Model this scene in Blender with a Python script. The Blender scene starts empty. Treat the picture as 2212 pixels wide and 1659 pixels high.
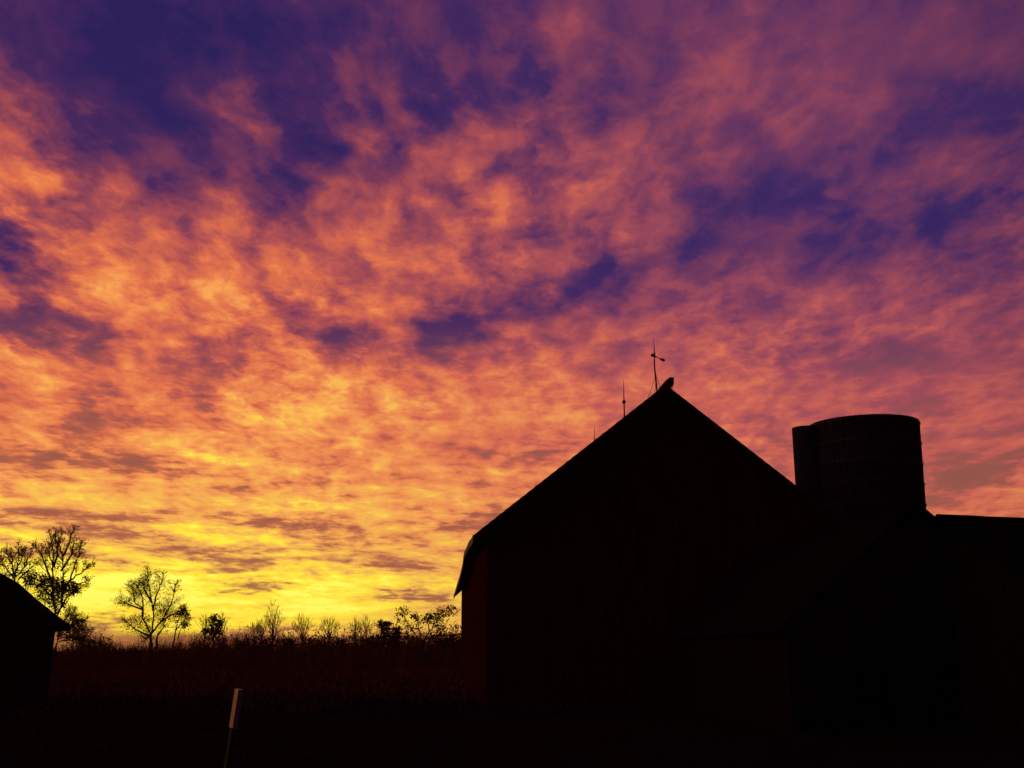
import bpy, math, random
from mathutils import Vector, Matrix, noise as mn
R = math.radians
random.seed(7)
scene = bpy.context.scene
C = scene.collection

# ------------------------------------------------------------------ camera
W, H, LENS = 1024.0, 768.0, 38.0
F = W * LENS / 36.0
HORIZON = 648.0
PITCH = math.atan((HORIZON - H / 2) / F)
EYE = Vector((0, 0, 1.7))
cam_d = bpy.data.cameras.new("camera")
cam_d.lens = LENS; cam_d.sensor_width = 36.0; cam_d.clip_start = 0.1; cam_d.clip_end = 6000
cam = bpy.data.objects.new("camera", cam_d); C.objects.link(cam)
cam.location = EYE; cam.rotation_euler = (math.pi / 2 + PITCH, 0, 0)
scene.camera = cam
scene.view_settings.view_transform = 'Standard'; scene.view_settings.look = 'None'
scene.cycles.use_adaptive_sampling = True; scene.cycles.adaptive_threshold = .02; scene.cycles.adaptive_min_samples = 16; scene.cycles.max_bounces = 5
scene.view_settings.exposure = 0; scene.view_settings.gamma = 1

def ray(x, y):
    u = (x - W / 2) / F; v = (H / 2 - y) / F
    cp, sp = math.cos(PITCH), math.sin(PITCH)
    return Vector((u, cp - v * sp, sp + v * cp))
def at(x, y, Y):
    d = ray(x, y); return EYE + d * (Y / d.y)
def on_plane(x, y, p, n):
    d = ray(x, y); return EYE + d * ((p - EYE).dot(n) / d.dot(n))
def azel(x, y):
    d = ray(x, y).normalized()
    return math.degrees(math.atan2(d.x, d.y)), math.degrees(math.asin(d.z))

# ------------------------------------------------------------------ world: after-sunset sky
world = bpy.data.worlds.new("World"); scene.world = world; world.use_nodes = True
nt = world.node_tree; nt.nodes.clear(); N = nt.nodes; L = nt.links
def setin(node, i, v):
    if v is None: return
    if isinstance(v, bpy.types.NodeSocket): L.new(v, node.inputs[i])
    else: node.inputs[i].default_value = v
def math_(op, a, b=None, c=None, clamp=False):
    n = N.new('ShaderNodeMath'); n.operation = op; n.use_clamp = clamp
    setin(n, 0, a); setin(n, 1, b); setin(n, 2, c); return n.outputs[0]
def vmath(op, a, b=None, s=None):
    n = N.new('ShaderNodeVectorMath'); n.operation = op
    setin(n, 0, a); setin(n, 1, b)
    if s is not None: setin(n, 3, s)
    return n.outputs['Value'] if op in ('DOT_PRODUCT', 'LENGTH') else n.outputs[0]
def noise_(vec, scale, detail=4, rough=0.55, col=False, dist=0.0, lac=2.0):
    n = N.new('ShaderNodeTexNoise'); setin(n, 'Vector', vec); n.inputs['Scale'].default_value = scale
    n.inputs['Detail'].default_value = detail; n.inputs['Roughness'].default_value = rough
    n.inputs['Distortion'].default_value = dist; n.inputs['Lacunarity'].default_value = lac
    return n.outputs['Color' if col else 'Fac']
def comb(x, y, z):
    n = N.new('ShaderNodeCombineXYZ'); setin(n, 0, x); setin(n, 1, y); setin(n, 2, z); return n.outputs[0]
def mapr(v, a, b, c=0.0, d=1.0, smooth=False):
    n = N.new('ShaderNodeMapRange'); setin(n, 0, v)
    n.interpolation_type = 'SMOOTHSTEP' if smooth else 'LINEAR'
    for i, q in zip((1, 2, 3, 4), (a, b, c, d)): n.inputs[i].default_value = q
    return n.outputs[0]
def srgb(c):
    return tuple(((q / 255) / 12.92 if q / 255 <= .04045 else (((q / 255) + .055) / 1.055) ** 2.4) for q in c) + (1,)
def ramp(v, pts):
    n = N.new('ShaderNodeValToRGB'); setin(n, 0, v); e = n.color_ramp.elements
    n.color_ramp.interpolation = 'LINEAR'
    while len(e) > 1: e.remove(e[-1])
    for i, (p, c) in enumerate(pts):
        k = e[0] if i == 0 else e.new(p)
        k.position = p; k.color = srgb(c) if max(c) > 3 else tuple(c) + (1,)
    return n.outputs[0]
def mixc(f, a, b):
    n = N.new('ShaderNodeMix'); n.data_type = 'RGBA'; setin(n, 0, f); setin(n, 6, a); setin(n, 7, b); return n.outputs[2]

tc = N.new('ShaderNodeTexCoord'); D = tc.outputs['Generated']
sep = N.new('ShaderNodeSeparateXYZ'); L.new(D, sep.inputs[0])
dx, dy, dz = sep.outputs
az = math_('MULTIPLY', math_('ARCTAN2', dx, dy), 180 / math.pi)
el = math_('MULTIPLY', math_('ARCSINE', dz), 180 / math.pi)
p0 = comb(az, el, 0)
# coordinates on the cloud sheet (flattened towards the horizon)
zz = math_('ADD', math_('MAXIMUM', dz, 0.0), 0.11)
cloudp = vmath('SCALE', comb(dx, dy, 0.0), None, math_('DIVIDE', 1.0, zz))
# ragged edges: push the large cloud masses about with noise
w1 = vmath('SUBTRACT', noise_(cloudp, 2.6, 3, .5, True), (0.5, 0.5, 0.5))
w2 = vmath('SUBTRACT', noise_(cloudp, 9.0, 4, .6, True), (0.5, 0.5, 0.5))
elw = mapr(el, 0, 30, 0.22, 1.0)
warp = vmath('ADD', vmath('SCALE', w1, None, 4.5), vmath('SCALE', w2, None, 5.0))
warp = vmath('MULTIPLY', warp, comb(1.0, elw, 0.0))
pw = vmath('ADD', p0, warp)

# cloud masses (negative: thin, dark blue gaps; positive: thick lit cloud)
S = 1024 / 2212.0
BL = [
 (330,110,250,140,0,-1.1),(250,230,110,120,0,-.7),(470,40,190,80,0,-.8),(640,250,100,120,0,-.8),(575,390,85,80,0,-.6),
 (180,430,50,110,15,-.8),(45,560,90,60,-20,-1.2),(10,500,40,45,0,-.8),(370,545,60,55,0,-.7),(1170,190,65,110,0,-1.1),
 (930,260,160,45,10,-1.0),(1040,400,100,28,20,-.7),(1860,340,190,60,15,-1.2),(2190,260,70,75,0,-.8),(2060,235,60,100,0,-.7),
 (1490,410,90,35,0,-.6),(1560,450,60,40,0,-.6),(1730,425,60,35,15,-.7),(1400,580,260,42,16,-1.0),(1950,500,260,55,8,-.8),
 (2130,430,100,50,0,-.7),(2160,580,140,50,10,-.7),(950,705,110,50,-4,-1.3),(1100,680,150,32,16,-.9),(740,740,65,36,0,-1.0),
 (590,690,130,34,-5,-.9),(500,745,70,26,0,-.6),(180,725,120,40,-12,-1.3),(50,715,60,26,0,-.8),(225,890,80,42,-32,-1.1),
 (430,865,50,48,0,-.9),(440,790,42,34,0,-.9),(60,980,50,25,0,-.6),(170,1000,60,18,0,-.6),(1130,990,140,16,8,-.9),
 (1060,1125,130,20,6,-.9),(1880,760,140,40,0,-.9),(2110,1030,170,26,12,-.9),(1680,780,120,22,10,-.5),(760,620,40,40,0,-.4),
 (690,0,90,60,0,-.5),(860,130,110,60,30,-.5),(560,1118,100,12,0,-.8),(490,1200,60,12,0,-.8),(640,1190,80,9,0,-.6),
 (600,1255,90,8,4,-.8),(880,1283,130,8,4,-.9),(760,1225,90,9,3,-.6),(960,1200,60,12,8,-.6),(40,1120,70,14,-4,-.7),
 (200,1130,50,14,0,-.5),(100,680,50,20,-10,-.5),(1260,600,60,22,20,-.5),(990,420,60,30,0,-.3),(1240,250,60,60,0,-.3),
 (330,1002,180,10,4,-.6),(700,1060,160,9,0,-.5),(1350,900,120,12,8,-.4),(2000,880,180,16,10,-.6),(1700,930,40,30,0,-.5),
 (60,150,50,140,35,-.4),(1800,60,120,60,20,-.3),(2130,60,120,60,20,-.3),(1560,110,60,40,0,-.3),(300,780,60,30,-40,-.3),
 (70,385,85,85,0,1.0),(20,270,60,100,0,.7),(150,250,50,60,0,.35),(520,240,50,65,0,1.0),(620,620,180,90,0,.9),
 (250,600,120,85,20,.9),(280,440,70,110,30,.6),(690,410,55,70,0,.8),(440,490,60,60,0,.5),(1240,60,70,65,0,1.0),
 (1640,190,180,55,10,.9),(1000,340,80,55,0,.6),(1130,450,140,60,0,.5),(1350,340,60,90,0,.5),(1330,470,40,55,0,.7),
 (1640,480,60,40,30,.8),(830,560,40,110,0,.6),(2100,385,90,50,0,.6),(1000,860,360,60,0,.7),(1550,840,260,60,8,.6),
 (400,955,120,26,-16,1.1),(700,880,60,60,-40,.7),(900,1010,260,40,0,.5),(1750,690,260,32,12,.6),(330,760,40,60,-45,.8),
 (780,320,40,60,0,.5),(700,60,60,60,0,.0),(1500,690,100,30,15,.3),(150,900,60,30,0,.3),(2050,660,160,26,12,.4),
 (500,1300,500,26,0,.9),(250,1270,160,28,0,.7),(940,550,120,60,0,.4),(1430,250,60,60,0,.3),(1840,960,120,20,8,.4),
 (1290,760,120,30,14,.3),(380,640,120,60,0,.4),(100,800,120,30,-10,.4),(530,900,60,40,-30,.5),
]
acc = 0.0
spw = N.new('ShaderNodeSeparateXYZ'); L.new(pw, spw.inputs[0]); X_, Y_ = spw.outputs[0], spw.outputs[1]
quad = comb(math_('MULTIPLY', X_, X_), math_('MULTIPLY', Y_, Y_), math_('MULTIPLY', X_, Y_))
for (x, y, rx, ry, rot, amp) in [q for q in BL if abs(q[5]) >= .4]:
    a0, e0 = azel(x * S, y * S)
    k = 180 / math.pi / F * S * 1.05
    sx = rx * k / max(.6, math.cos(R(e0))); sy = ry * k; c_, s_ = math.cos(R(rot)), math.sin(R(rot))
    qa = c_*c_/sx**2 + s_*s_/sy**2; qc = s_*s_/sx**2 + c_*c_/sy**2; qb = 2*c_*s_*(1/sx**2 - 1/sy**2)
    lx = -2*qa*a0 - qb*e0; ly = -2*qc*e0 - qb*a0; l0 = qa*a0*a0 + qc*e0*e0 + qb*a0*e0
    state = comb(X_, Y_, acc)          # chained one after another, so the shader needs little memory
    t_ = math_('ADD', vmath('DOT_PRODUCT', state, (lx, ly, 0)), l0)
    r2 = math_('ADD', vmath('DOT_PRODUCT', quad, (qa, qc, qb)), t_)
    acc = math_('MULTIPLY_ADD', math_('POWER', 0.4, r2), amp, acc)
# fine structure of the sheet
rotp = N.new('ShaderNodeMapping'); L.new(cloudp, rotp.inputs[0]); rotp.inputs['Rotation'].default_value = (0, 0, R(14)); rotp.inputs['Scale'].default_value = (1.25, .62, 1)
n1 = noise_(vmath('ADD', rotp.outputs[0], vmath('SCALE', w1, None, .30)), 6.2, 7, .585)
n2 = noise_(vmath('ADD', rotp.outputs[0], vmath('SCALE', w2, None, .10)), 12.0, 5, .58)
n3 = noise_(vmath('MULTIPLY', cloudp, (1.0, .45, 1)), 2.0, 2, .5)
n4 = noise_(comb(math_('MULTIPLY', az, .16), math_('MULTIPLY', el, 1.05), 8.0), 1.0, 5, .6, dist=.35)
nn = math_('MULTIPLY', math_('SUBTRACT', n1, .5), 3.6)
nn = math_('MULTIPLY_ADD', math_('SUBTRACT', n2, .5), mapr(n3, .38, .60, 1.9, 4.0), nn)   # mottled here, smooth there
nn = math_('MULTIPLY_ADD', math_('SUBTRACT', n3, .5), 1.2, nn)
lowk = mapr(el, 4, 15, 6.5, 0)
nn = math_('MULTIPLY_ADD', math_('SUBTRACT', n4, .5), lowk, math_('MULTIPLY', nn, mapr(el, 2, 14, .5, 1)))
cov = math_('ADD', math_('MULTIPLY_ADD', acc, .86, .10), nn)
cov = mapr(cov, -1.45, 1.45, 0, 1)
cov2 = math_('MULTIPLY_ADD', cov, 2.0, -1.0)

# how brightly the sheet is lit: by height over the horizon, towards the glow (w) and away from it (e)
eln = math_('DIVIDE', math_('MAXIMUM', el, 0.0), 60.0)
def e_(y): return max(0, azel(512, y)[1]) / 60
def rp(lst): return sorted([(e_(y), (c, c, c)) for y, c in lst])
base_w = ramp(eln, rp([(648,.74),(628,.89),(600,.92),(570,.86),(530,.79),(480,.70),(420,.615),(360,.535),(290,.46),(200,.39),(100,.32),(0,.25),(-150,.05)]))
base_e = ramp(eln, rp([(648,.66),(560,.66),(500,.60),(440,.53),(360,.45),(260,.35),(160,.36),(60,.33),(0,.29),(-150,.08)]))
amp_ = ramp(eln, rp([(648,.07),(610,.13),(560,.19),(500,.19),(430,.22),(330,.26),(200,.26),(60,.20),(0,.17),(-150,.06)]))
side = mapr(math_('MULTIPLY_ADD', el, -.05, az), -17, 18, 0, 1, True)
B = math_('MULTIPLY_ADD', cov2, math_('MULTIPLY', amp_, mapr(side, 0, 1, 1.05, .78)), mixc(side, base_w, base_e))
front = ramp(B, [(0,(28,24,78)),(.10,(44,32,90)),(.22,(72,40,92)),(.36,(128,60,86)),(.48,(182,84,82)),(.60,(226,114,76)),(.72,(248,154,84)),(.83,(255,196,84)),(.92,(1.22,.90,.050)),(1.0,(1.45,1.16,.14))])
front_e = ramp(B, [(0,(28,24,80)),(.10,(44,33,96)),(.22,(68,42,98)),(.36,(116,58,94)),(.48,(156,74,92)),(.60,(196,94,90)),(.72,(222,128,88)),(.83,(238,164,90)),(1.0,(255,210,100))])
front = mixc(math_('MULTIPLY', side, mapr(el, 6, 20, .5, 1)), front, front_e)
# thin grey-mauve streaks low over the glow
streak = math_('MULTIPLY', mapr(cov, .50, .16, 0, .8, True), mapr(el, 17, 9, 0, 1))
front = mixc(streak, front, srgb((150, 90, 72)))
# distant mauve cloud bank lying on the horizon
bn = noise_(comb(math_('MULTIPLY', az, .22), math_('MULTIPLY', el, .9), 3.0), 1.0, 5, .6)
bank = mapr(math_('MULTIPLY_ADD', math_('SUBTRACT', bn, .5), -1.6, el), .25, .85, 1, 0, True)
front = mixc(math_('MULTIPLY', bank, mapr(az, -27, -14, .45, .80)), front, srgb((128, 58, 52)))
# sky turns to deep blue dusk away from the sunset
fw = vmath('DOT_PRODUCT', D, Vector((-.65, .76, .0)).normalized())
back = mixc(cov, (.003, .004, .018, 1), (.012, .007, .020, 1))
skyc = mixc(mapr(fw, -.15, .50, 0, 1, True), back, front)
# below the horizon: dark land
skyc = mixc(mapr(el, -1.2, -.2), (.004, .002, .002, 1), skyc)
# physical sky with the sun already under the horizon, far dimmer than the lit clouds
sky = N.new('ShaderNodeTexSky'); sky.sky_type = 'NISHITA'; sky.sun_disc = False
sky.sun_elevation = R(-1.5); sky.sun_rotation = R(-13)
bg2 = N.new('ShaderNodeBackground'); L.new(sky.outputs[0], bg2.inputs[0]); bg2.inputs[1].default_value = 0.004
bg = N.new('ShaderNodeBackground'); L.new(skyc, bg.inputs[0]); bg.inputs[1].default_value = 1.0
add = N.new('ShaderNodeAddShader'); L.new(bg.outputs[0], add.inputs[0]); L.new(bg2.outputs[0], add.inputs[1])
out = N.new('ShaderNodeOutputWorld'); L.new(add.outputs[0], out.inputs[0])
world.cycles.sampling_method = 'MANUAL'; world.cycles.sample_map_resolution = 512

# the last of the sun: very weak, low and broad, from the glow on the horizon
sd = bpy.data.lights.new("sun", 'SUN'); sd.energy = 0.10; sd.angle = R(12); sd.color = (1, .5, .2)
so = bpy.data.objects.new("sun", sd); C.objects.link(so)
sdir = Vector((math.sin(R(-16)), math.cos(R(-16)), math.tan(R(3)))).normalized()
so.rotation_euler = sdir.to_track_quat('Z', 'Y').to_euler()

# ------------------------------------------------------------------ materials
def mat(name, c1, c2, scale=3.0, rough=.9, stretch=(1, 1, 1), bump=0.0, spec=.2, detail=6):
    m = bpy.data.materials.new(name); m.use_nodes = True
    t = m.node_tree; b = t.nodes['Principled BSDF']
    b.inputs['Roughness'].default_value = rough
    b.inputs['Specular IOR Level'].default_value = spec
    tx = t.nodes.new('ShaderNodeTexCoord'); mp = t.nodes.new('ShaderNodeMapping'); mp.inputs['Scale'].default_value = stretch
    nz = t.nodes.new('ShaderNodeTexNoise'); nz.inputs['Scale'].default_value = scale; nz.inputs['Detail'].default_value = detail
    nz.inputs['Roughness'].default_value = .65
    cr = t.nodes.new('ShaderNodeValToRGB'); cr.color_ramp.elements[0].position = .3; cr.color_ramp.elements[1].position = .7
    cr.color_ramp.elements[0].color = (*c1, 1); cr.color_ramp.elements[1].color = (*c2, 1)
    t.links.new(tx.outputs['Object'], mp.inputs[0]); t.links.new(mp.outputs[0], nz.inputs['Vector'])
    t.links.new(nz.outputs['Fac'], cr.inputs[0]); t.links.new(cr.outputs[0], b.inputs['Base Color'])
    if bump:
        bp = t.nodes.new('ShaderNodeBump'); bp.inputs['Strength'].default_value = bump; bp.inputs['Distance'].default_value = .05
        t.links.new(nz.outputs['Fac'], bp.inputs['Height']); t.links.new(bp.outputs[0], b.inputs['Normal'])
    return m
M = dict(
 ground=mat('ground_soil', (.020,.006,.006), (.045,.014,.012), .6, 1, bump=.4, spec=0),
 grass=mat('grass_blades', (.014,.016,.006), (.034,.030,.012), .8, 1, spec=.0),
 weeds=mat('glare_red_weeds', (.16,.032,.034), (.26,.06,.055), .5, 1, spec=.0),  # dry weeds with the red glare veil put into their colour
 gravel=mat('gravel', (.005,.005,.009), (.010,.010,.016), 6, 1, bump=.6, spec=0),
 boards=mat('barn_boards', (.045,.0045,.0045), (.105,.010,.009), 3, .85, (6, 6, .35), .5, .0),
 dark_boards=mat('dark_shed_boards', (.008,.006,.006), (.018,.014,.012), 3, .9, (6, 6, .35), .5, .0),  # darker boards for the sheds and the outbuilding
 trim=mat('weathered_trim', (.07,.045,.035), (.12,.08,.06), 4, .8, (1,1,1), .3, .2),
 shingle=mat('old_shingles', (.014,.013,.013), (.034,.031,.030), 7, .95, (1,1,1), .8, .1),
 shed_shingle=mat('dark_shingles', (.005,.005,.005), (.013,.012,.013), 7, .95, (1,1,1), .8, 0),  # darker shingles for the shed roofs
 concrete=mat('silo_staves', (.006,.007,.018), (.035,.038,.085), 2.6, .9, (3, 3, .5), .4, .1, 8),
 steel=mat('galvanised_steel', (.05,.05,.055), (.10,.10,.11), 9, .6, spec=.3),
 rod=mat('lightning_rod_metal', (.03,.02,.014), (.06,.04,.03), 9, .6, spec=.3),
 bark=mat('bark', (.05,.020,.014), (.10,.040,.028), 4, 1, (1,1,.3), .5, 0),
 twig=mat('twigs', (.07,.024,.016), (.12,.042,.026), 4, 1, spec=0),
 leaf=mat('withered_leaves', (.06,.022,.012), (.12,.045,.02), 2, 1, spec=0),
 sleeve=mat('glow_tinted_post', (.70,.36,.26), (.92,.50,.38), 14, .5, (1,1,.3), .3, .5),  # pale post top, orange of the sunset glow mixed into its base colour
 wood=mat('post_wood', (.010,.006,.005), (.028,.018,.013), 14, .8, (1,1,.3), .4, .3),
)
gm = bpy.data.materials.new('ball_glass'); gm.use_nodes = True
gb = gm.node_tree.nodes['Principled BSDF']; gb.inputs['Base Color'].default_value = (.72,.48,.52,1)
gb.inputs['Transmission Weight'].default_value = 1; gb.inputs['Roughness'].default_value = .12; gb.inputs['IOR'].default_value = 1.18
M['glass'] = gm
gm2 = gm.copy(); gm2.name = 'dark_ball_glass'; gb2 = gm2.node_tree.nodes['Principled BSDF']
gb2.inputs['Base Color'].default_value = (.03,.012,.02,1); gb2.inputs['Transmission Weight'].default_value = .3; M['dark_glass'] = gm2

# ------------------------------------------------------------------ mesh helpers
class MB:
    def __init__(s): s.v = []; s.f = []
    def add(s, vs, fs):
        o = len(s.v); s.v += [tuple(q) for q in vs]; s.f += [tuple(i + o for i in f) for f in fs]
    def box(s, c, sx, sy, sz, mtx=None):
        vs = [Vector((a * sx / 2, b * sy / 2, d * sz / 2)) for a in (-1, 1) for b in (-1, 1) for d in (-1, 1)]
        if mtx: vs = [mtx @ q for q in vs]
        s.add([q + Vector(c) for q in vs], [(0,1,3,2),(4,6,7,5),(0,4,5,1),(2,3,7,6),(0,2,6,4),(1,5,7,3)])
    def tube(s, pts, rad, n=4, cap=True):
        pts = [Vector(p) for p in pts]; k = len(pts)
        if not hasattr(rad, '__len__'): rad = [rad] * k
        o = len(s.v)
        for i, p in enumerate(pts):
            d = (pts[min(i + 1, k - 1)] - pts[max(i - 1, 0)])
            d = d.normalized() if d.length > 1e-9 else Vector((0, 0, 1))
            a = d.cross(Vector((.31, .95, .05)));
            if a.length < 1e-3: a = d.cross(Vector((1, 0, 0)))
            a.normalize(); b = d.cross(a)
            for j in range(n):
                t = 2 * math.pi * j / n
                s.v.append(tuple(p + (a * math.cos(t) + b * math.sin(t)) * rad[i]))
        for i in range(k - 1):
            for j in range(n):
                q = (j + 1) % n
                s.f.append((o + i*n + j, o + i*n + q, o + (i+1)*n + q, o + (i+1)*n + j))
        if cap:
            s.f.append(tuple(o + j for j in reversed(range(n)))); s.f.append(tuple(o + (k-1)*n + j for j in range(n)))
    def sphere(s, c, r, n=14, m=10):
        vs = []; fs = []
        for i in range(m + 1):
            a = math.pi * i / m
            for j in range(n):
                b = 2 * math.pi * j / n
                vs.append(Vector(c) + Vector((math.sin(a)*math.cos(b), math.sin(a)*math.sin(b), math.cos(a))) * r)
        for i in range(m):
            for j in range(n):
                q = (j + 1) % n; fs.append((i*n+j, (i+1)*n+j, (i+1)*n+q, i*n+q))
        s.add(vs, fs)
    def prism(s, poly, off):
        k = len(poly); off = Vector(off)
        s.add([Vector(p) for p in poly] + [Vector(p) + off for p in poly],
              [tuple(range(k)), tuple(range(2*k-1, k-1, -1))] + [(i, i+k, (i+1) % k + k, (i+1) % k) for i in range(k)])
    def build(s, name, m, parent=None, smooth=False, origin=None):
        me = bpy.data.meshes.new(name)
        o0 = Vector(origin) if origin is not None else Vector((0, 0, 0))
        if parent is not None and origin is None: o0 = parent.location.copy() if parent.parent is None else parent.parent.location + parent.location
        me.from_pydata([tuple(Vector(q) - o0) for q in s.v], [], s.f); me.update()
        if smooth: me.polygons.foreach_set('use_smooth', [True] * len(me.polygons))
        ob = bpy.data.objects.new(name, me); me.materials.append(m); C.objects.link(ob)
        if parent is not None: ob.parent = parent
        elif origin is not None: ob.location = o0
        return ob
def thing(name, loc, label, cat, group=None):
    o = bpy.data.objects.new(name, None); C.objects.link(o); o.location = loc
    o['label'] = label; o['category'] = cat
    if group: o['group'] = group
    return o
def copy_tree(o, parent=None):
    c = o.copy(); C.objects.link(c); c.parent = parent
    for ch in [q for q in bpy.data.objects if q.parent == o]: copy_tree(ch, c)
    return c

# ------------------------------------------------------------------ ground
g = MB(); nx = 90
def gx(i): t = i / nx * 2 - 1; return math.copysign(abs(t) ** 2.2 * 600, t)
def gz(x, y):
    d = math.hypot(x, y)
    return mn.noise(Vector((x * .06, y * .06, 0))) * .22 * min(1, d / 20) * (1 if d < 300 else 0)
vs = [(gx(i), gx(j) + 40, 0) for j in range(nx + 1) for i in range(nx + 1)]
vs = [(x, y, gz(x, y) * .5) for x, y, z in vs]
g.add(vs, [(j*(nx+1)+i, j*(nx+1)+i+1, (j+1)*(nx+1)+i+1, (j+1)*(nx+1)+i) for j in range(nx) for i in range(nx)])
go = g.build('ground', M['ground'], smooth=True); go['kind'] = 'structure'

# ------------------------------------------------------------------ barn
BA = R(4.05)
A = Vector((-math.sin(BA), math.cos(BA), 0)); Rt = Vector((math.cos(BA), math.sin(BA), 0)); Z = Vector((0, 0, 1))
c0 = EYE + ray(487, 709) * (1.7 / -ray(487, 709).z); c0.z = 0      # near left wall corner on the ground
OV = 0.45                                                          # rake overhang
fp = c0 - A * OV                                                   # roof front plane
apex = on_plane(665.7, 384.5, fp, A)
rk = on_plane(474.2, 534.5, fp, A)                                  # left end of the near rake
half = (apex - rk).dot(Rt)
apz = apex.z; slope = (apex.z - rk.z) / half
far = on_plane(461.2, 640, c0, Rt); LEN = (far - c0).dot(A)
hw = (apex - c0).dot(Rt)                                           # wall half width
barn = thing('barn', c0, 'large dark old wooden barn with steep gable end and lightning rods on its ridge', 'barn')
eaveplane = rk.copy()
sag = []                                                           # wavy eave seen in the photo
for (x, y) in [(474.2,534.5),(468.5,544.5),(464.8,553),(463.2,565),(460.0,577),(454.6,594)]:
    p = on_plane(x, y, eaveplane, Rt); sag.append(((p - rk).dot(A), p.z - rk.z))
def sagz(s):
    if s <= sag[0][0]: return 0
    for (a, za), (b, zb) in zip(sag, sag[1:]):
        if s <= b:
            t = (s - a) / (b - a); t = t * t * (3 - 2 * t); return za + (zb - za) * t
    return sag[-1][1]
L2 = LEN + 2 * OV - .1
nL, nC = 48, 10
def roofpt(sgn, s, t, off=0):
    # s along the ridge, t 0 (ridge) .. 1 (eave)
    rid = apz - .10 * math.sin(math.pi * s / L2) - .03 * math.sin(s * 1.3)
    z = apz - t * half * slope + (rid - apz) * (1 - t)
    z += (sagz(s) if sgn < 0 else -.15 * math.sin(math.pi * s / L2)) * t ** 2.2
    p = apex + A * s + Rt * (sgn * t * half); p.z = z + off
    return p
for sgn in (-1, 1):
    mb = MB(); TH = .13
    top = [roofpt(sgn, L2 * i / nL, j / nC) for i in range(nL + 1) for j in range(nC + 1)]
    bot = [p - Z * TH for p in top]
    w = nC + 1; n0 = len(top)
    fs = [(i*w+j, (i+1)*w+j, (i+1)*w+j+1, i*w+j+1) for i in range(nL) for j in range(nC)]
    fs += [tuple(q + n0 for q in reversed(f)) for f in fs]
    for j in range(nC): fs += [(j, j+1, j+1+n0, j+n0), (nL*w+j+1, nL*w+j, nL*w+j+n0, nL*w+j+1+n0)]
    for i in range(nL): fs += [((i+1)*w+nC, i*w+nC, i*w+nC+n0, (i+1)*w+nC+n0)]
    mb.add(top + bot, fs); rf = mb.build('roof', M['shingle'], barn)
    # shingle courses
    sc = MB()
    for j in range(1, 26):
        t = j / 26
        for i in range(0, nL, 1):
            a, b = roofpt(sgn, L2*i/nL, t, .012), roofpt(sgn, L2*(i+1)/nL, t, .012)
            a2, b2 = roofpt(sgn, L2*i/nL, t - .03, .0), roofpt(sgn, L2*(i+1)/nL, t - .03, .0)
            sc.add([a, b, b2, a2], [(0,1,2,3)])
    sc.build('shingle_courses', M['shingle'], rf)
    fa = MB()                                                      # eave fascia
    for i in range(nL):
        a, b = roofpt(sgn, L2*i/nL, 1), roofpt(sgn, L2*(i+1)/nL, 1)
        q = Rt * sgn
        fa.add([a+q*.004-Z*.005, b+q*.004-Z*.005, b+q*.004-Z*.22, a+q*.004-Z*.22, a+q*.035-Z*.005, b+q*.035-Z*.005, b+q*.035-Z*.22, a+q*.035-Z*.22],
               [(0,1,2,3),(7,6,5,4),(4,5,1,0),(3,2,6,7),(0,3,7,4),(1,5,6,2)])
    fa.build('fascia', M['trim'], rf)
    rb = MB()                                                      # bargeboard along the near rake
    for j in range(nC):
        a, b = roofpt(sgn, 0, j/nC), roofpt(sgn, 0, (j+1)/nC)
        rb.add([a-A*.03-Z*.01, b-A*.03-Z*.01, b-A*.03-Z*.2, a-A*.03-Z*.2, a-A*.002-Z*.01, b-A*.002-Z*.01, b-A*.002-Z*.2, a-A*.002-Z*.2],
               [(0,1,2,3),(7,6,5,4),(4,5,1,0),(3,2,6,7)])
    rb.build('bargeboard', M['boards'], rf)
# walls
def walltop(side, s):   # z under the roof at the wall line
    t = hw / half
    return roofpt(side, s + OV, t).z - .15
nb = 60
for side in (-1, 1):
    wl = MB(); base = c0 + (Rt * 2 * hw if side > 0 else Vector((0, 0, 0)))
    for i in range(int(LEN / .24)):
        s0, s1 = i * .24, i * .24 + .225
        d = (0.0 if i % 2 else .018) * 1 + random.uniform(0, .012)
        q = Rt * side * d
        zt = min(walltop(side, s0), walltop(side, s1))
        wl.add([base+A*s0+q, base+A*s1+q, base+A*s1+q+Z*zt, base+A*s0+q+Z*zt,
                base+A*s0-Rt*side*.06, base+A*s1-Rt*side*.06, base+A*s1-Rt*side*.06+Z*zt, base+A*s0-Rt*side*.06+Z*zt],
               [(0,1,2,3),(7,6,5,4),(4,5,1,0),(3,2,6,7),(0,3,7,4),(1,5,6,2)])
    wl.prism([base+A*.1-Rt*side*.07, base+A*(LEN-.1)-Rt*side*.07, base+A*(LEN-.1)-Rt*side*.07+Z*(walltop(side,LEN)-.05), base+A*.1-Rt*side*.07+Z*(min(walltop(side,0),walltop(side,LEN))-.05)], -Rt*side*.05)
    wl.build('side_wall', M['boards'], barn)
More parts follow.
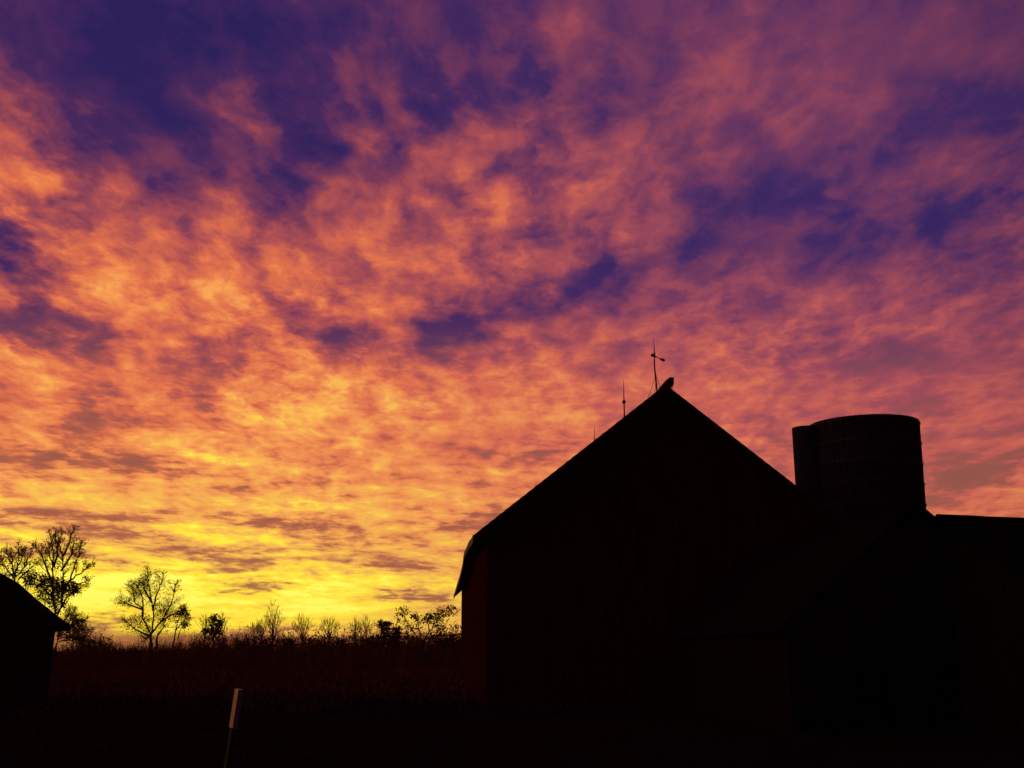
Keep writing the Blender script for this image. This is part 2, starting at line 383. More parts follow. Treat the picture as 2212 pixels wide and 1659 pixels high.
for end in (0, 1):
    gw = MB(); o = c0 + A * (LEN if end else 0); nd = A * (1 if end else -1)
    x = 0.0
    while x < 2 * hw - .05:
        w_ = random.uniform(.2, .27); x1 = min(x + w_ - .012, 2 * hw)
        def zt(xx):
            return roofpt(-1, (LEN if end else 0) + OV, 0).z - abs(xx - hw) * slope - .16
        za, zb = zt(x), zt(x1); d = random.uniform(.0, .02)
        q = nd * d
        P = [o+Rt*x+q, o+Rt*x1+q, o+Rt*x1+q+Z*zb, o+Rt*x+q+Z*za]
        if x < hw < x1: P = [o+Rt*x+q, o+Rt*x1+q, o+Rt*x1+q+Z*zb, o+Rt*hw+q+Z*zt(hw), o+Rt*x+q+Z*za]
        gw.prism(P, -nd * .08); x += w_
    gw.prism([o+Rt*.05-nd*.1, o+Rt*(2*hw-.05)-nd*.1, o+Rt*(2*hw-.05)-nd*.1+Z*(zt(2*hw)-.1), o+Rt*hw-nd*.1+Z*(zt(hw)-.1), o+Rt*.05-nd*.1+Z*(zt(0)-.1)], -nd*.05)
    gw.build('gable_wall', M['boards'], barn)
# hay-trolley beam hood poking out of the peak
hb = MB()
e0 = apex - Z * .04
cross = lambda c: [c+Rt*(-.13)+Z*(-.09), c+Rt*.02+Z*(-.17), c+Rt*.12+Z*(-.10), c+Rt*.13+Z*.12, c+Rt*.0+Z*.12, c+Rt*(-.13)+Z*.02]
hb.prism(cross(e0 - A * .6), A * 1.1); hb.build('hay_hood_beam', M['boards'], barn)
pu = MB(); pc = e0 - A * .45 - Z * .08
pu.tube([pc + Rt * .05, pc + Rt * .05 - Z * .22], .02, 6); pu.tube([pc + Rt * .12, pc + Rt * .06 - Z * .22], .012, 6)
pu.build('hay_hook', M['rod'], barn)
rc = MB(); rc.tube([roofpt(-1, L2 * i / 24, 0, .02) for i in range(25)], .07, 6); rc.build('ridge_cap', M['shingle'], barn)

# lightning rods (each a thing standing on the ridge)
def ridge_at(px):
    p = on_plane(px, 500, apex, Rt); s = (p - apex).dot(A); return roofpt(-1, s, 0, .05), s
def rod(px, top_y, label, ball=None, ball_y=None, vane=False):
    p, s = ridge_at(px)
    d = p.y; topz = at(px, top_y, d).z; h = topz - p.z
    t = thing('lightning_rod', p, label, 'lightning rod', 'lightning rods on the barn ridge')
    m = MB(); lean = Rt * (-.035 if vane else 0)
    m.tube([p, p + (Z * .5 + lean) * h, p + (Z + lean) * h * .8, p + (Z + lean) * h], [.030, .024, .015, .004], 7)
    m.build('rod', M['rod'], t)
    if not vane: 
        b = MB()
        for k in range(3):
            q = 2 * math.pi * k / 3
            b.tube([p + Vector((math.cos(q), math.sin(q), -.12)) * .16, p + Z * h * .18], .008, 4)
        b.build('brace', M['rod'], t)
    if ball:
        bz = at(px, ball_y, d).z; bs = MB(); c = p + (Z + lean) * (bz - p.z); bs.sphere(c, .074, 18, 12)
        gbl = bs.build('glass_ball', M[ball], t, smooth=True)
        for_ball = ((.058, .085), (-.085, -.058))
        for lo, hi in for_ball:
            cc = MB(); cc.tube([c + Z * lo, c + Z * hi], .022, 8); cc.build('ball_cap', M['rod'], gbl)
    return t, p, h, lean
t1, p1, h1, ln = rod(660.8, 338.5, 'tallest lightning rod at the barn peak with clear ball and weathervane arm', 'glass', 355.2, True)
m = MB()
for q in (Rt * -.36 - Z * .30, Rt * .20 - Z * .16, A * .45 - Z * .03):
    m.tube([p1 + (Z + ln) * h1 * .33, p1 + q], .007, 4)
m.build('brace_wire', M['rod'], t1)
vn = MB(); vc = p1 + (Z + ln) * (at(660, 357.5, p1.y).z - p1.z)
tip = at(652.4, 355.3, p1.y - .35) ; tl = at(663.4, 360.2, p1.y + .25)
vn.tube([tip, tl], .014, 6); vn.sphere(tip, .055, 10, 8); vn.sphere(tip + Rt * .05 + Z * .0, .04, 8, 6)
dv = (tl - tip).normalized()
for k, r in ((0, .05), (-.09, .045), (-.18, .035)): vn.sphere(tl + dv * k, r, 8, 6)
vn.build('vane_arm', M['rod'], t1)
rod(626.5, 379, 'second lightning rod behind the left roof slope, with a dark round ball', 'dark_glass', 402)
rod(595.6, 426, 'shortest visible lightning rod, farthest back along the barn ridge, only its tip showing', 'dark_glass', 441+3)

# ------------------------------------------------------------------ silo
Ys = 46.0
ctr = at(863.5, 648, Ys); ctr.z = 0
Lp = at(810.2, 425, Ys); RAD = (at(916.3, 425, Ys) - Lp).length / 2
TOPZ = at(863, 425, Ys - 0).z
silo = thing('silo', ctr, 'tall round roofless concrete stave silo with side chute behind the barn', 'silo')
m = MB(); n = 64
for k in range(n):
    a0, a1 = 2*math.pi*k/n + .006, 2*math.pi*(k+1)/n - .006
    r0 = RAD + random.uniform(-.008, .008); zt = TOPZ
    P = [ctr + Vector((math.cos(a), math.sin(a), 0)) * r for a, r in ((a0, r0), (a1, r0), (a1, r0 - .1), (a0, r0 - .1))]
    q_ = [Vector((p.x, p.y, zt)) for p in P]; b_ = [ctr + (Vector((p.x, p.y, 0)) - ctr) * .93 for p in P]
    m.add(b_ + q_, [(3,2,1,0),(4,5,6,7)] + [(i,(i+1)%4,(i+1)%4+4,i+4) for i in range(4)])
m.tube([ctr, ctr + Z * (TOPZ - .004)], [RAD * .93 - .05, RAD - .05], 64, cap=False)
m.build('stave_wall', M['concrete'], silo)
k = 0; z = TOPZ - .1
while z > .3:
    hm = MB(); pts = [ctr + Vector((math.cos(2*math.pi*i/64), math.sin(2*math.pi*i/64), 0)) * (RAD * (.93 + .07 * z / TOPZ) + .02) + Z * z for i in range(65)]
    hm.tube(pts, .022, 5, cap=False)
    for q in (0.02, 2.2, 4.2):
        qq = q + (.05 if k % 2 else 0)
        hm.sphere(ctr + Vector((math.cos(qq), math.sin(qq), 0)) * (RAD * (.93 + .07 * z / TOPZ) + .04) + Z * z, .05, 8, 6)
    hm.build('hoop', M['steel'], silo); z -= .87; k += 1
# chute on the left side
chz = at(800, 428.5, Ys).z
cc_ = at(805.8, 648, Ys - .1); cc_.z = 0
rr = (cc_ - at(792.2, 648, Ys - .1)).length * 1.0
rr = abs(at(805.8, 428, Ys-.1).x - at(792.2, 428, Ys-.1).x)
cc_ = Vector((at(805.8, 428, Ys-.1).x, Ys - .1, 0))
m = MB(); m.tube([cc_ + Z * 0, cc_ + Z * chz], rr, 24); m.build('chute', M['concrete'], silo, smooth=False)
# true silo x must be computed at rim height, as the depth along the view changes with height
dxs = at(863.2, 425, Ys).x - ctr.x
silo.location.x += dxs
for ch in bpy.data.objects:
    if ch.parent == silo and ch.name.startswith('chute'): ch.location.x -= dxs
RADfix = 1

# ------------------------------------------------------------------ right-hand sheds
def gable_shed(name, label, base, axis, hwid, ridge_z, eave_z, length, wallm='boards', ov=.3, sagv=0.0, cat='shed', wall_drop=.12):
    axis = axis.normalized(); rt = Vector((axis.y, -axis.x, 0))
    t = thing(name, base, label, cat)
    sl = (ridge_z - eave_z) / hwid
    for sgn in (-1, 1):
        m = MB(); n_ = 16; top = []
        for i in range(n_ + 1):
            s = -ov + (length + 2 * ov) * i / n_
            sg = -sagv * math.sin(math.pi * i / n_) - random.uniform(0, .03)
            for j in range(5):
                q = j / 4 * (hwid + ov)
                top.append(base + axis * s + rt * sgn * q + Z * (ridge_z - q * sl + sg * (1 - .5 * j / 4)))
        k0 = len(top)
        fs = [(i*5+j, (i+1)*5+j, (i+1)*5+j+1, i*5+j+1) for i in range(n_) for j in range(4)]
        fs += [tuple(q + k0 for q in f) for f in fs]
        for j in range(4): fs += [(j, j+1, j+1+k0, j+k0), (n_*5+j, n_*5+j+1, n_*5+j+1+k0, n_*5+j+k0)]
        for i in range(n_): fs.append((i*5+4, (i+1)*5+4, (i+1)*5+4+k0, i*5+4+k0))
        m.add(top + [p - Z * .1 for p in top], fs)
        m.build('roof', M['shed_shingle'], t)
    m = MB()
    P = [base - rt*hwid, base + rt*hwid, base + rt*hwid + Z*(eave_z-wall_drop), base + Z*(ridge_z-wall_drop-sagv*.0-.05), base - rt*hwid + Z*(eave_z-wall_drop)]
    m.prism(P, axis * .08); m.prism([p + axis * (length-.08) for p in P], axis * .08)
    for sgn in (-1, 1):
        for i in range(int(length / .25)):
            s = i * .25 + .09
            m.prism([base + rt*sgn*(hwid-.08) + axis*s, base + rt*sgn*(hwid-.08) + axis*(s+.23), base + rt*sgn*(hwid-.08) + axis*(s+.23) + Z*(eave_z-.2-sagv), base + rt*sgn*(hwid-.08) + axis*s + Z*(eave_z-.2-sagv)], rt*sgn*(.07 + random.uniform(0, .012)))
    i = 0
    while i * .25 < 2 * hwid - .25:
        x = -hwid + i * .25; zt = ridge_z - wall_drop - max(abs(x), abs(x + .22)) * sl - .06
        m.prism([base + rt*x - axis*.02, base + rt*(x+.22) - axis*.02, base + rt*(x+.22) - axis*.02 + Z*zt, base + rt*x - axis*.02 + Z*zt], axis * .018); i += 1
    m.build('wall', M[wallm], t)
    return t
Yp = 22.0
pk = at(922.4, 499.6, Yp)
base = Vector((pk.x, pk.y, 0)) + A * .3
slen = (c0 - base).dot(A) - .12
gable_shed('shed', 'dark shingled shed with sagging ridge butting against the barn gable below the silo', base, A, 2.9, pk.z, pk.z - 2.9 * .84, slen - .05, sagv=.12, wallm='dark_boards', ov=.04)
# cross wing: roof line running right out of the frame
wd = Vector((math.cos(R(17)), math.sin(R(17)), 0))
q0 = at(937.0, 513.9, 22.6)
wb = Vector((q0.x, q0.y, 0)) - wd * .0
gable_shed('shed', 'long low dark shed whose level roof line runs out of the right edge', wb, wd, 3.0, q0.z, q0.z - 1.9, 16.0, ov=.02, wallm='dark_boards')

# ------------------------------------------------------------------ left outbuilding
Yl = 33.0
oa = R(-31); OA = Vector((math.sin(oa), math.cos(oa), 0)); OR = Vector((OA.y, -OA.x, 0))
tip_ = at(71, 626.5, Yl)
prof = []
for x, y in [(-52,541),(0,573.0),(18,582.4),(36,598.6),(53.6,612.4),(71,626.5)]:
    prof.append(on_plane(x, y, tip_, OA))
ap = prof[0]; cb = Vector((ap.x, ap.y, 0))
ob = thing('outbuilding', cb, 'low dark outbuilding with sloping roof at the left edge, in front of trees', 'shed')
DEEP = 6.0
def mirr(p): return p - OR * 2 * (p - cb).dot(OR)
for pr in (prof, [mirr(p) for p in prof]):
    m = MB()
    for i in range(len(pr) - 1):
        m.prism([pr[i], pr[i+1], pr[i+1] - Z*.12, pr[i] - Z*.12], OA * DEEP)
    m.build('roof', M['shingle'], ob)
hwl = (on_plane(53.5, 640, tip_ + OA * .35, OA) - cb).dot(OR)
def zl(x):
    x = abs(x); q = [((p - cb).dot(OR), p.z) for p in prof]
    for (xa, za), (xb, zb) in zip(q, q[1:]):
        if x <= xb: return za + (zb - za) * (x - xa) / (xb - xa)
    return q[-1][1]
m = MB(); x = -hwl
while x < hwl - .02:
    x1 = min(x + .21, hwl); d = .35 - random.uniform(0, .015); o = cb + OA * d
    m.prism([o + OR*x, o + OR*(x1-.01), o + OR*(x1-.01) + Z*(zl(x1)-.14), o + OR*x + Z*(zl(x)-.14)], OA * .06); x = x1
for d in (.45, DEEP - .4):
    o = cb + OA * d
    m.prism([o - OR*hwl, o + OR*(hwl-.02), o + OR*(hwl-.02) + Z*(zl(hwl)-.2), o + Z*(zl(0)-.2), o - OR*hwl + Z*(zl(hwl)-.2)], OA * .05)
for sg in (-1, 1):
    o = cb + OA * .5 + OR * sg * hwl
    m.prism([o, o + OA*(DEEP-.9), o + OA*(DEEP-.9) + Z*(zl(hwl)-.15), o + Z*(zl(hwl)-.15)], -OR*sg*.06)
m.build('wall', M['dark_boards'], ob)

# ------------------------------------------------------------------ leaning post
Yq = 11.5
tp = at(239.2, 689.2, Yq); bt = at(229.0, 752, Yq)
up = (tp - bt).normalized(); btm = tp - up * (tp.z / up.z)
rotz = Matrix.Rotation(R(35), 3, 'Z'); q = up.rotation_difference(Z).inverted().to_matrix()
post = thing('post', (btm.x, btm.y, 0), 'leaning flat-sided post with its pale left side catching the sunset glow', 'post')
def sq(c, w, top):
    return [c + q @ (rotz @ Vector((a * w * .5 / 2, b * w / 2, 0))) for a, b in ((-1,-1),(1,-1),(1,1),(-1,1))]
mid = tp - up * .38
m = MB(); a_ = sq(mid, .098, 0); b_ = sq(tp, .104, 0); m.add(a_ + b_, [(0,3,2,1),(4,5,6,7)] + [(i,(i+1)%4,(i+1)%4+4,i+4) for i in range(4)]); m.build('glow_tinted_top', M['sleeve'], post)
m = MB(); a_ = sq(btm - up * .1, .070, 0); b_ = sq(mid - up * .003, .076, 0); m.add(a_ + b_, [(0,3,2,1),(4,5,6,7)] + [(i,(i+1)%4,(i+1)%4+4,i+4) for i in range(4)]); m.build('stake', M['wood'], post)

# ------------------------------------------------------------------ gravel drive by the barn
m = MB(); n_ = 30
for i in range(n_ + 1):
    x = -5.2 + 8.5 * i / n_
    y0 = 27.6 + .5 * math.sin(i * .4); y1 = 36.0 + .6 * math.sin(i * .33 + 1)
    m.v += [(x, y0, .07), (x, y1, .07)]
    if i: m.f.append((2*i-2, 2*i, 2*i+1, 2*i-1))
gd = m.build('drive', M['gravel']); gd['kind'] = 'structure'

# ------------------------------------------------------------------ trees
def rnd_perp(d):
    v = Vector((random.gauss(0, 1), random.gauss(0, 1), random.gauss(0, 1))); v -= d * v.dot(d)
    return v.normalized()
def leafquad(mb, p, s, droop=0.0):
    d = Vector((random.gauss(0,1), random.gauss(0,1), random.gauss(0,.8) - droop)).normalized(); e = rnd_perp(d)
    a = s * random.uniform(.7, 1.3)
    mb.add([p, p + d*a*.5 + e*a*.27, p + d*a, p + d*a*.5 - e*a*.27], [(0,1,2,3)])
def grow(tw, lf, p, d, ln_, r, lvl, cfg):
    seg = 4 if lvl > 1 else 3; pts = [p.copy()]; q = p.copy(); dd = d.copy()
    for i in range(seg):
        dd = (dd + rnd_perp(dd) * cfg['wig'] + Z * cfg['up']).normalized()
        q = q + dd * ln_ / seg; pts.append(q.copy())
    tw.tube(pts, [r * (1 - .62 * i / seg) for i in range(seg + 1)], 3, cap=False)
    if lvl <= 0:
        for _ in range(cfg['leaf_n'] if random.random() < cfg['leaf_p'] else 0):
            leafquad(lf, random.choice(pts[1:]) + rnd_perp(dd) * .05, cfg['leaf'], cfg.get('droop', 0))
        return
    nb_ = cfg['nb'] if lvl > 1 else cfg['nb'] + 1
    for k in range(nb_):
        t = random.uniform(.25, 1.0) * seg; i = min(int(t), seg - 1); f = t - i
        b = pts[i].lerp(pts[i+1], f); loc = (pts[i+1] - pts[i]).normalized()
        nd = (loc * math.cos(cfg['ang']) + rnd_perp(loc) * math.sin(cfg['ang']) * random.uniform(.6, 1.3)).normalized()
        grow(tw, lf, b, nd, ln_ * random.uniform(.45, .75), r * .55, lvl - 1, cfg)
    grow(tw, lf, pts[-1], dd, ln_ * .65, r * .4, lvl - 1, cfg)
def px_tree(name, label, cat, paths, Y, conv, cfg, base_px, group=None, r0=.16, depth=1.4, tip_ln=1.2, sub=6, clumps=(), ground=True):
    """limbs follow measured polylines; each limb swings to its own depth, twigs grow off it"""
    bp = at(*conv(*base_px), Y); bp.z = 0
    t = thing(name, bp, label, cat, group)
    tk, tw, lf = MB(), MB(), MB()
    for pi, path in enumerate(paths):
        off = 0 if pi == 0 else random.uniform(-1, 1) * depth
        w_ = r0 if pi == 0 else r0 * random.uniform(.36, .52)
        P = [at(*conv(*c), Y) for c in path]
        for i, p in enumerate(P): P[i] = EYE + (p - EYE) * (1 + off * i / max(1, len(P)-1) / Y)
        if pi == 0 and ground: P[0].z = -.1
        # smooth subdivide
        Q = []
        for i in range(len(P) - 1):
            for k in range(3):
                v = P[i].lerp(P[i+1], k/3)
                if not (pi == 0 and i == 0): v = v + Vector((random.gauss(0,.03), random.gauss(0,.03), random.gauss(0,.02)))
                Q.append(v)
        Q.append(P[-1]); m_ = len(Q)
        tk.tube(Q, [w_ * (1 - .8 * (i/(m_-1))) + .008 for i in range(m_)], 6)
        for k in range(sub * (len(path) - 1) if pi else sub // 2):
            i = int(m_ * random.uniform(.25, .93) ** .8) ; i = min(max(i, 1), m_ - 1)
            loc = (Q[i] - Q[i-1]).normalized()
            nd = (loc * .75 + rnd_perp(loc) * random.uniform(.4, 1.0)).normalized()
            grow(tw, lf, Q[i], nd, tip_ln * random.uniform(.6, 1.1) * (1.25 - .9*i/m_), .018, cfg['lvl'], cfg)
        if pi: grow(tw, lf, Q[-1], (Q[-1]-Q[-2]).normalized(), tip_ln * .25, .02, cfg['lvl'], cfg)
    for (cx, cy, rx_, ry_, cnt) in clumps:      # clusters of withered leaves with their twigs
        for k in range(cnt):
            a, rr_ = random.uniform(0, 2*math.pi), math.sqrt(random.random())
            p = at(*conv(cx + math.cos(a)*rr_*rx_, cy + math.sin(a)*rr_*ry_), Y + random.gauss(0, 1) * depth)
            if random.random() < .4: tw.tube([p, p + Vector((random.gauss(0,.25), random.gauss(0,.25), random.gauss(0,.25)))], .012, 3, cap=False)
            for _ in range(3): leafquad(lf, p + Vector((random.gauss(0,.12), random.gauss(0,.12), random.gauss(0,.1))), cfg['leaf'] * 1.2)
    tk.build('trunk', M['bark'], t)
    cr = tw.build('crown', M['twig'], t)
    if lf.v: lf.build('leaves', M['leaf'], cr)
    return t
c1 = lambda x, y: (x / 11.197, 513.6 + y / 11.197)
c2 = lambda x, y: (177.8 + x / 7.465, 592.7 + y / 7.465)
bare = dict(wig=.16, up=.10, leaf_n=1, leaf_p=.25, leaf=.16, nb=2, ang=.6, lvl=2)
leafy = dict(wig=.22, up=.04, leaf_n=2, leaf_p=.8, leaf=.16, nb=2, ang=.75, lvl=2)
fine = dict(wig=.22, up=.03, leaf_n=1, leaf_p=.5, leaf=.13, nb=3, ang=.75, lvl=2)
px_tree('tree', 'wide bare spreading tree standing alone against the yellow glow, clumps of leaves low down', 'tree',
  [[(1690,1530),(1692,1430),(1690,1330)],[(1690,1350),(1600,1180),(1590,1060),(1520,1010),(1490,880),(1470,780)],[(1590,1070),(1440,1020),(1330,960)],
   [(1700,1340),(1720,1150),(1700,1000),(1670,830),(1650,640)],[(1718,1080),(1740,940),(1770,860),(1830,700)],[(1700,1340),(1800,1210),(1900,1050),(1940,930),(1970,780)],
   [(1800,1210),(1900,1140),(2050,1080)],[(1680,1370),(1500,1290),(1400,1190)],[(1600,1150),(1600,950),(1550,830)],[(1745,1520),(1760,1360),(1880,1220)],
   [(1690,1350),(1640,1400),(1590,1380)],[(1700,990),(1620,850),(1600,740)]], 110, c1, fine, (1690,1530), r0=.24, depth=3, tip_ln=1.25, sub=9,
  clumps=((1600,1180,90,60,70),(1500,1230,90,90,60),(1800,1060,90,70,90),(1850,1130,120,60,80),(1700,1230,160,80,80),(1400,960,60,40,25),(1590,770,45,50,25),(1700,700,60,60,15)))
px_tree('tree', 'small leafy round-topped tree just right of the wide spreading tree', 'tree',
  [[(1920,1520),(1960,1350),(1985,1200)],[(1985,1220),(2030,1120),(2050,1070)],[(1970,1300),(2060,1200),(2100,1170)],[(1990,1400),(2030,1280),(2080,1250)]],
  112, c1, leafy, (1920,1520), r0=.10, depth=1, tip_ln=.7, sub=4, clumps=((2030,1110,60,40,60),(2060,1180,60,50,50),(2070,1260,50,30,20),(1980,1180,40,50,20)))
px_tree('tree', 'tallest bare tree with several upright stems rising behind the left outbuilding', 'tree',
  [[(570,1560),(600,1300),(620,1120)],[(620,1130),(590,900),(600,650),(600,430),(560,230)],[(610,1200),(690,1000),(710,700),(690,450),(660,340),(690,200)],
   [(710,480),(755,350),(830,185)],[(690,900),(780,740),(830,580),(880,460),(905,340)],[(780,750),(900,670),(1010,580)],[(600,850),(540,650),(470,480),(395,350)],
   [(600,600),(650,400),(615,200)],[(640,1120),(740,950),(860,860)],[(600,640),(560,480),(540,360)],[(780,760),(880,790),(970,750)],[(690,640),(800,460),(830,340)],
   [(590,960),(480,820),(340,780)]], 68, c1, dict(bare, leaf_p=.45, leaf=.11), (570,1560), r0=.13, depth=2, tip_ln=.62, sub=9,
  clumps=((420,760,180,90,210),(600,800,160,80,230),(740,830,110,70,170),(560,930,170,80,200),(640,1010,110,80,110),(320,700,90,60,70),(840,850,60,40,60),(600,520,120,120,60)))
px_tree('tree', 'short bushy bare tree above the outbuilding roof at the far left', 'tree',
  [[(160,1400),(165,900),(170,680)],[(170,690),(120,560),(70,440)],[(170,680),(210,520),(205,360)],[(160,730),(60,600),(0,520)],[(190,700),(290,560),(345,430)],
   [(180,640),(250,500),(260,430)],[(140,650),(130,500),(120,420)],[(200,740),(330,620),(400,560)],[(120,760),(40,700),(-30,640)]], 66, c1, dict(bare, leaf_p=.5, leaf=.10), (160,1400), r0=.09, depth=1.5, tip_ln=.6, sub=7,
  clumps=((170,600,130,110,90),(110,700,80,40,60)))
px_tree('shrub', 'tangled leafy shrub spreading right from beneath the outbuilding eave', 'shrub',
  [[(600,1560),(625,1480),(640,1400)],[(640,1400),(800,1200),(960,1190)],[(640,1390),(850,1290),(1010,1300)],[(640,1400),(820,1380),(980,1440)],[(630,1380),(720,1200),(830,1080)],
   [(640,1380),(760,1130),(900,1200)],[(640,1400),(760,1270),(860,1150)],[(650,1430),(780,1420),(900,1400)]], 60, c1, dict(fine, leaf=.08, wig=.3), (600,1560), r0=.06, depth=1.2, tip_ln=.5, sub=8,
  clumps=((780,1300,150,90,160),(880,1250,90,80,80),(860,1380,130,40,90)))
# trees of the hedgerow, right part
px_tree('tree', 'leafy small tree with drooping leaves spreading beside the barn wall', 'tree',
  [[(1825,480),(1822,430),(1825,380)],[(1825,385),(1760,290),(1700,200),(1680,130)],[(1822,390),(1800,270),(1775,180)],[(1825,385),(1880,290),(1935,210),(2040,120)],
   [(1850,345),(1960,310),(2010,220)],[(1900,320),(1990,320),(2090,310)],[(1800,350),(1700,310),(1640,290)],[(1880,290),(1860,220),(1870,175)]],
  105, c2, dict(leafy, leaf=.20, leaf_p=.6, droop=.5, lvl=1, nb=3), (1825,480), r0=.13, depth=2, tip_ln=1.1, sub=4,
  clumps=((1690,140,50,25,22),(1670,200,35,40,16),(1770,180,30,22,24),(1870,180,30,25,34),(1930,200,50,35,30),(1960,150,50,35,34),(2040,130,50,35,36),(1820,210,40,20,18),(2070,250,30,25,12),(1960,280,30,40,24),(1760,260,60,20,20),(1890,350,130,60,70),(2050,380,70,40,70)))
px_tree('sapling', 'dense dark leafy sapling left of the middle of the hedgerow', 'sapling',
  [[(265,480),(268,380),(270,300)],[(270,320),(262,240),(270,180)],[(270,330),(300,260),(330,215)],[(268,360),(230,290),(205,280)],[(270,300),(245,230),(240,200)]],
  104, c2, dict(leafy, lvl=1, leaf=.20, leaf_p=.8, leaf_n=2), (265,480), r0=.12, depth=.8, tip_ln=.55, sub=3,
  clumps=((275,205,30,34,55),(310,230,30,18,34),(260,265,50,24,50),(225,300,40,24,40),(280,305,50,30,60),(300,270,30,16,20)))
px_tree('sapling', 'short leafy sapling immediately left of the tree beside the barn', 'sapling',
  [[(1545,470),(1545,380),(1545,310)],[(1545,330),(1520,260),(1515,225)],[(1545,320),(1560,260),(1570,230)],[(1545,360),(1620,310),(1640,270)]],
  104, c2, dict(leafy, lvl=1, leaf=.22), (1545,470), r0=.09, depth=.8, tip_ln=.5, sub=4,
  clumps=((1520,235,26,20,30),(1560,245,28,20,36),(1540,280,36,20,36),(1635,285,28,28,34),(1600,330,60,26,50),(1520,340,50,30,50)))
def fan(bx_, top, wl_, wr_, label, Y, n_=7, r0=.09, by=470):
    P = [[(bx_, by), (bx_ + 2, by - 70), (bx_, by - 110)]]
    h = by - 110 - top
    for k in range(n_):
        t = (k + .5) / n_ * 2 - 1; w_ = wr_ if t > 0 else wl_
        tx = bx_ + t * w_; ty = top + h * (abs(t) ** 1.7) * .45 + random.uniform(0, h * .08)
        sy = by - 110 + random.uniform(-.15, .15) * h
        P.append([(bx_, sy), (bx_ + t * w_ * .45, sy - (sy - ty) * .5), (tx, ty)])
    px_tree('tree', label, 'tree', P, Y, c2, dict(bare, leaf_p=.0, wig=.07, up=.14, ang=.42, nb=2, lvl=1), (bx_, by), r0=r0, depth=1.2, tip_ln=1.1, sub=4)
fan(710, 90, 60, 75, 'tallest slender bare tree in the middle of the hedgerow', 112, 8, .12)
fan(625, 215, 30, 40, 'thin bare sapling just left of the tallest slender hedgerow tree', 114, 5, .06)
fan(930, 190, 80, 75, 'bare vase-shaped tree, next right of the tallest slender hedgerow tree', 112, 8, .10)
fan(1128, 205, 65, 85, 'bare forked tree midway along the hedgerow, between two other vase-shaped ones', 112, 8, .09)
fan(1325, 210, 40, 45, 'thin bare tree, left of a close pair toward the barn', 115, 6, .07)
fan(1405, 205, 35, 45, 'thin bare tree, right of a close pair toward the barn', 117, 6, .07)
fan(200, 170, 35, 25, 'thin bare stems rising left of the dense dark sapling', 108, 4, .05)
fan(335, 160, 15, 35, 'thin bare stems rising right of the dense dark sapling', 108, 3, .05)
fan(570, 240, 30, 35, 'low wispy bare tree between the dark sapling and slender tree', 118, 5, .05)

# hedgerow shrubs: three kinds, copied
def shrub_proto(kind):
    cfg = [dict(bare, wig=.25, up=.06, lvl=1, nb=4, leaf_p=.2), dict(leafy, wig=.3, lvl=1, nb=3, leaf=.17), dict(fine, lvl=1, nb=5, wig=.3, leaf_p=.35)][kind]
    lab = ['bare twiggy shrub in the hedgerow along the far edge of the field',
           'rounded leaf-covered shrub in the hedgerow along the far edge of the field',
           'low finely branched shrub in the hedgerow along the far edge of the field'][kind]
    grp = ['bare twiggy hedgerow shrubs', 'rounded leafy hedgerow shrubs', 'low finely branched hedgerow shrubs'][kind]
    t = thing('shrub', (0, 0, 0), lab, 'shrub', grp); tw, lf = MB(), MB()
    for k in range([26, 30, 40][kind]):
        a = random.uniform(0, 2*math.pi); e = random.uniform(.15, .95)
        d = Vector((math.cos(a)*e*1.1, math.sin(a)*e*.9, 1)).normalized()
        grow(tw, lf, Vector((math.cos(a)*.25, math.sin(a)*.25, -.05)), d, random.uniform(1.3, 2.1) * [1.1, .95, .8][kind], .03, cfg['lvl'], cfg)
    if kind == 1:
        for k in range(900):
            v = Vector((random.gauss(0,1), random.gauss(0,1), random.gauss(0,1))).normalized() * random.uniform(.5, 1) ** .5
            p = Vector((v.x*1.5, v.y*1.3, 1.3 + v.z*1.15)) * (1 + .25 * mn.noise(v * 2))
            if p.z > 0: leafquad(lf, p, .17)
    st = tw.build('stems', M['twig'], t)
    if lf.v: lf.build('foliage', M['leaf'], t)
    return t
protos = [shrub_proto(k) for k in range(3)]; used = [False]*3
spots = [(86,1,9),(96,1,11),(105,1,8),(112,2,5),(121,0,5),(133,2,7),(143,0,8),(160,2,9),(170,0,10),(182,0,12),(192,2,13),(199,0,13),(209,1,12),(219,2,14),(229,0,13),
         (238,2,14),(246,0,15),(253,1,12),(262,0,13),(270,1,12),(281,1,11),(290,0,12),(299,1,12),(309,0,11),(318,1,11),(327,1,12),(338,0,9),(350,1,14),(357,1,13),(366,0,14),
         (374,2,13),(382,1,15),(392,1,16),(400,1,14),(410,2,13),(419,0,12),(429,1,12),(440,0,13),(448,1,14),(455,1,13),(463,1,13),(472,1,12),(482,1,12)]
for i, (px, kd, hh) in enumerate(spots):
    o = protos[kd] if not used[kd] else copy_tree(protos[kd]); used[kd] = True
    Y = random.uniform(96, 120); p = at(px, 648, Y)
    H_ = 1.2 * hh / F * Y + 1.7; nat = [3.0, 2.5, 2.4][kd]
    s = H_ / nat
    o.location = (p.x, Y, 0); o.rotation_euler = (0, 0, random.uniform(0, 6.28)); o.scale = (s, s, s * random.uniform(.92, 1.08))

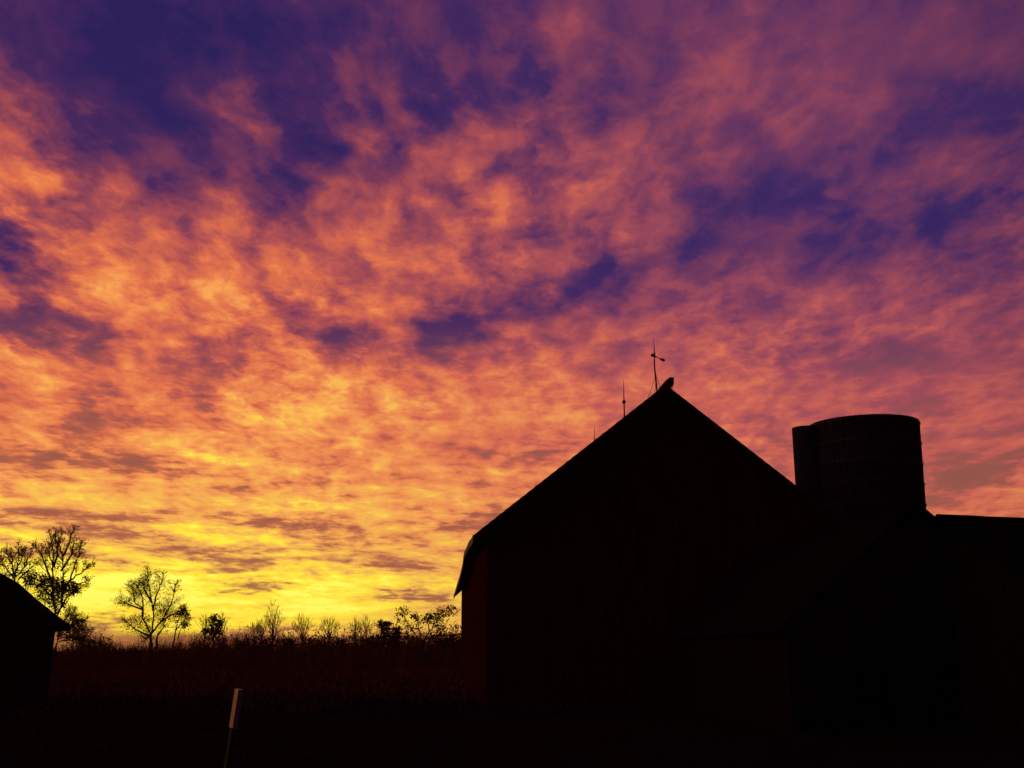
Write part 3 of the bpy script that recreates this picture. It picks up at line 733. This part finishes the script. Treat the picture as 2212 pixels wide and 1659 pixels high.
# undergrowth and tall weeds: uncountable
def tufts(name, label, cat, n_, area, hgt, wid, m_):
    mb = MB()
    for k in range(n_):
        x, y = area(); z = gz(x, y) * .5 - .02; h = (hgt(x, y) if callable(hgt) else hgt) * random.uniform(.4, 1.15); a = random.uniform(0, 6.28); w_ = wid * random.uniform(.6, 1.3)
        e = Vector((math.cos(a), math.sin(a), 0)) * w_; ln_ = Vector((random.gauss(0, .25), random.gauss(0, .25), 1)) * h
        p = Vector((x, y, z)); mb.add([p - e, p + e, p + ln_ * .6 + e * .5, p + ln_ + Z * 0, p + ln_ * .6 - e * .5], [(0,1,2,3,4)])
    o = mb.build(name, m_); o['kind'] = 'stuff'; o['label'] = label; o['category'] = cat
def a_under():
    y = random.uniform(88, 118); return random.uniform(-.52, .10) * y, y
tufts('undergrowth', 'dense dark tangle of brush under the hedgerow trees', 'undergrowth', 18000, a_under, lambda x, y: 1.95 * (1 + .5 * mn.noise(Vector((x * .15, y * .1, 0)))), .05, M['weeds'])
def a_weed():
    y = 30 + 62 * random.random() ** .75; return random.uniform(-.55, .06) * y, y
tufts('weeds', 'dry weeds over the field before the hedgerow, reddened to imitate glare', 'weeds', 26000, a_weed, lambda x, y: .12 + .5 * ((y - 24) / 68) * (.7 + .8 * mn.noise(Vector((x * .12, y * .12, 3)))), .035, M['weeds'])
def a_grass():
    y = 6 + 44 * random.random() ** 1.4; return random.uniform(-.52, .52) * y, y
tufts('grass', 'short dark grass over the foreground field', 'grass', 30000, a_grass, .13, .014, M['grass'])

# added haze volume, tinted red to imitate a lens-glare veil over dark shapes
hz = bpy.data.materials.new('haze'); hz.use_nodes = True; ht = hz.node_tree; ht.nodes.clear()
ho = ht.nodes.new('ShaderNodeOutputMaterial'); hv = ht.nodes.new('ShaderNodeVolumePrincipled')
hv.inputs['Density'].default_value = .00028; hv.inputs['Color'].default_value = (.95, .42, .34, 1); hv.inputs['Anisotropy'].default_value = .45
ht.links.new(hv.outputs[0], ho.inputs['Volume'])
m = MB(); m.box((0, 40, 14), 1240, 1240, 34); hb_ = m.build('haze', hz); hb_['kind'] = 'stuff'; hb_['label'] = 'added thin red haze over the field, imitating lens glare'; hb_['category'] = 'haze'
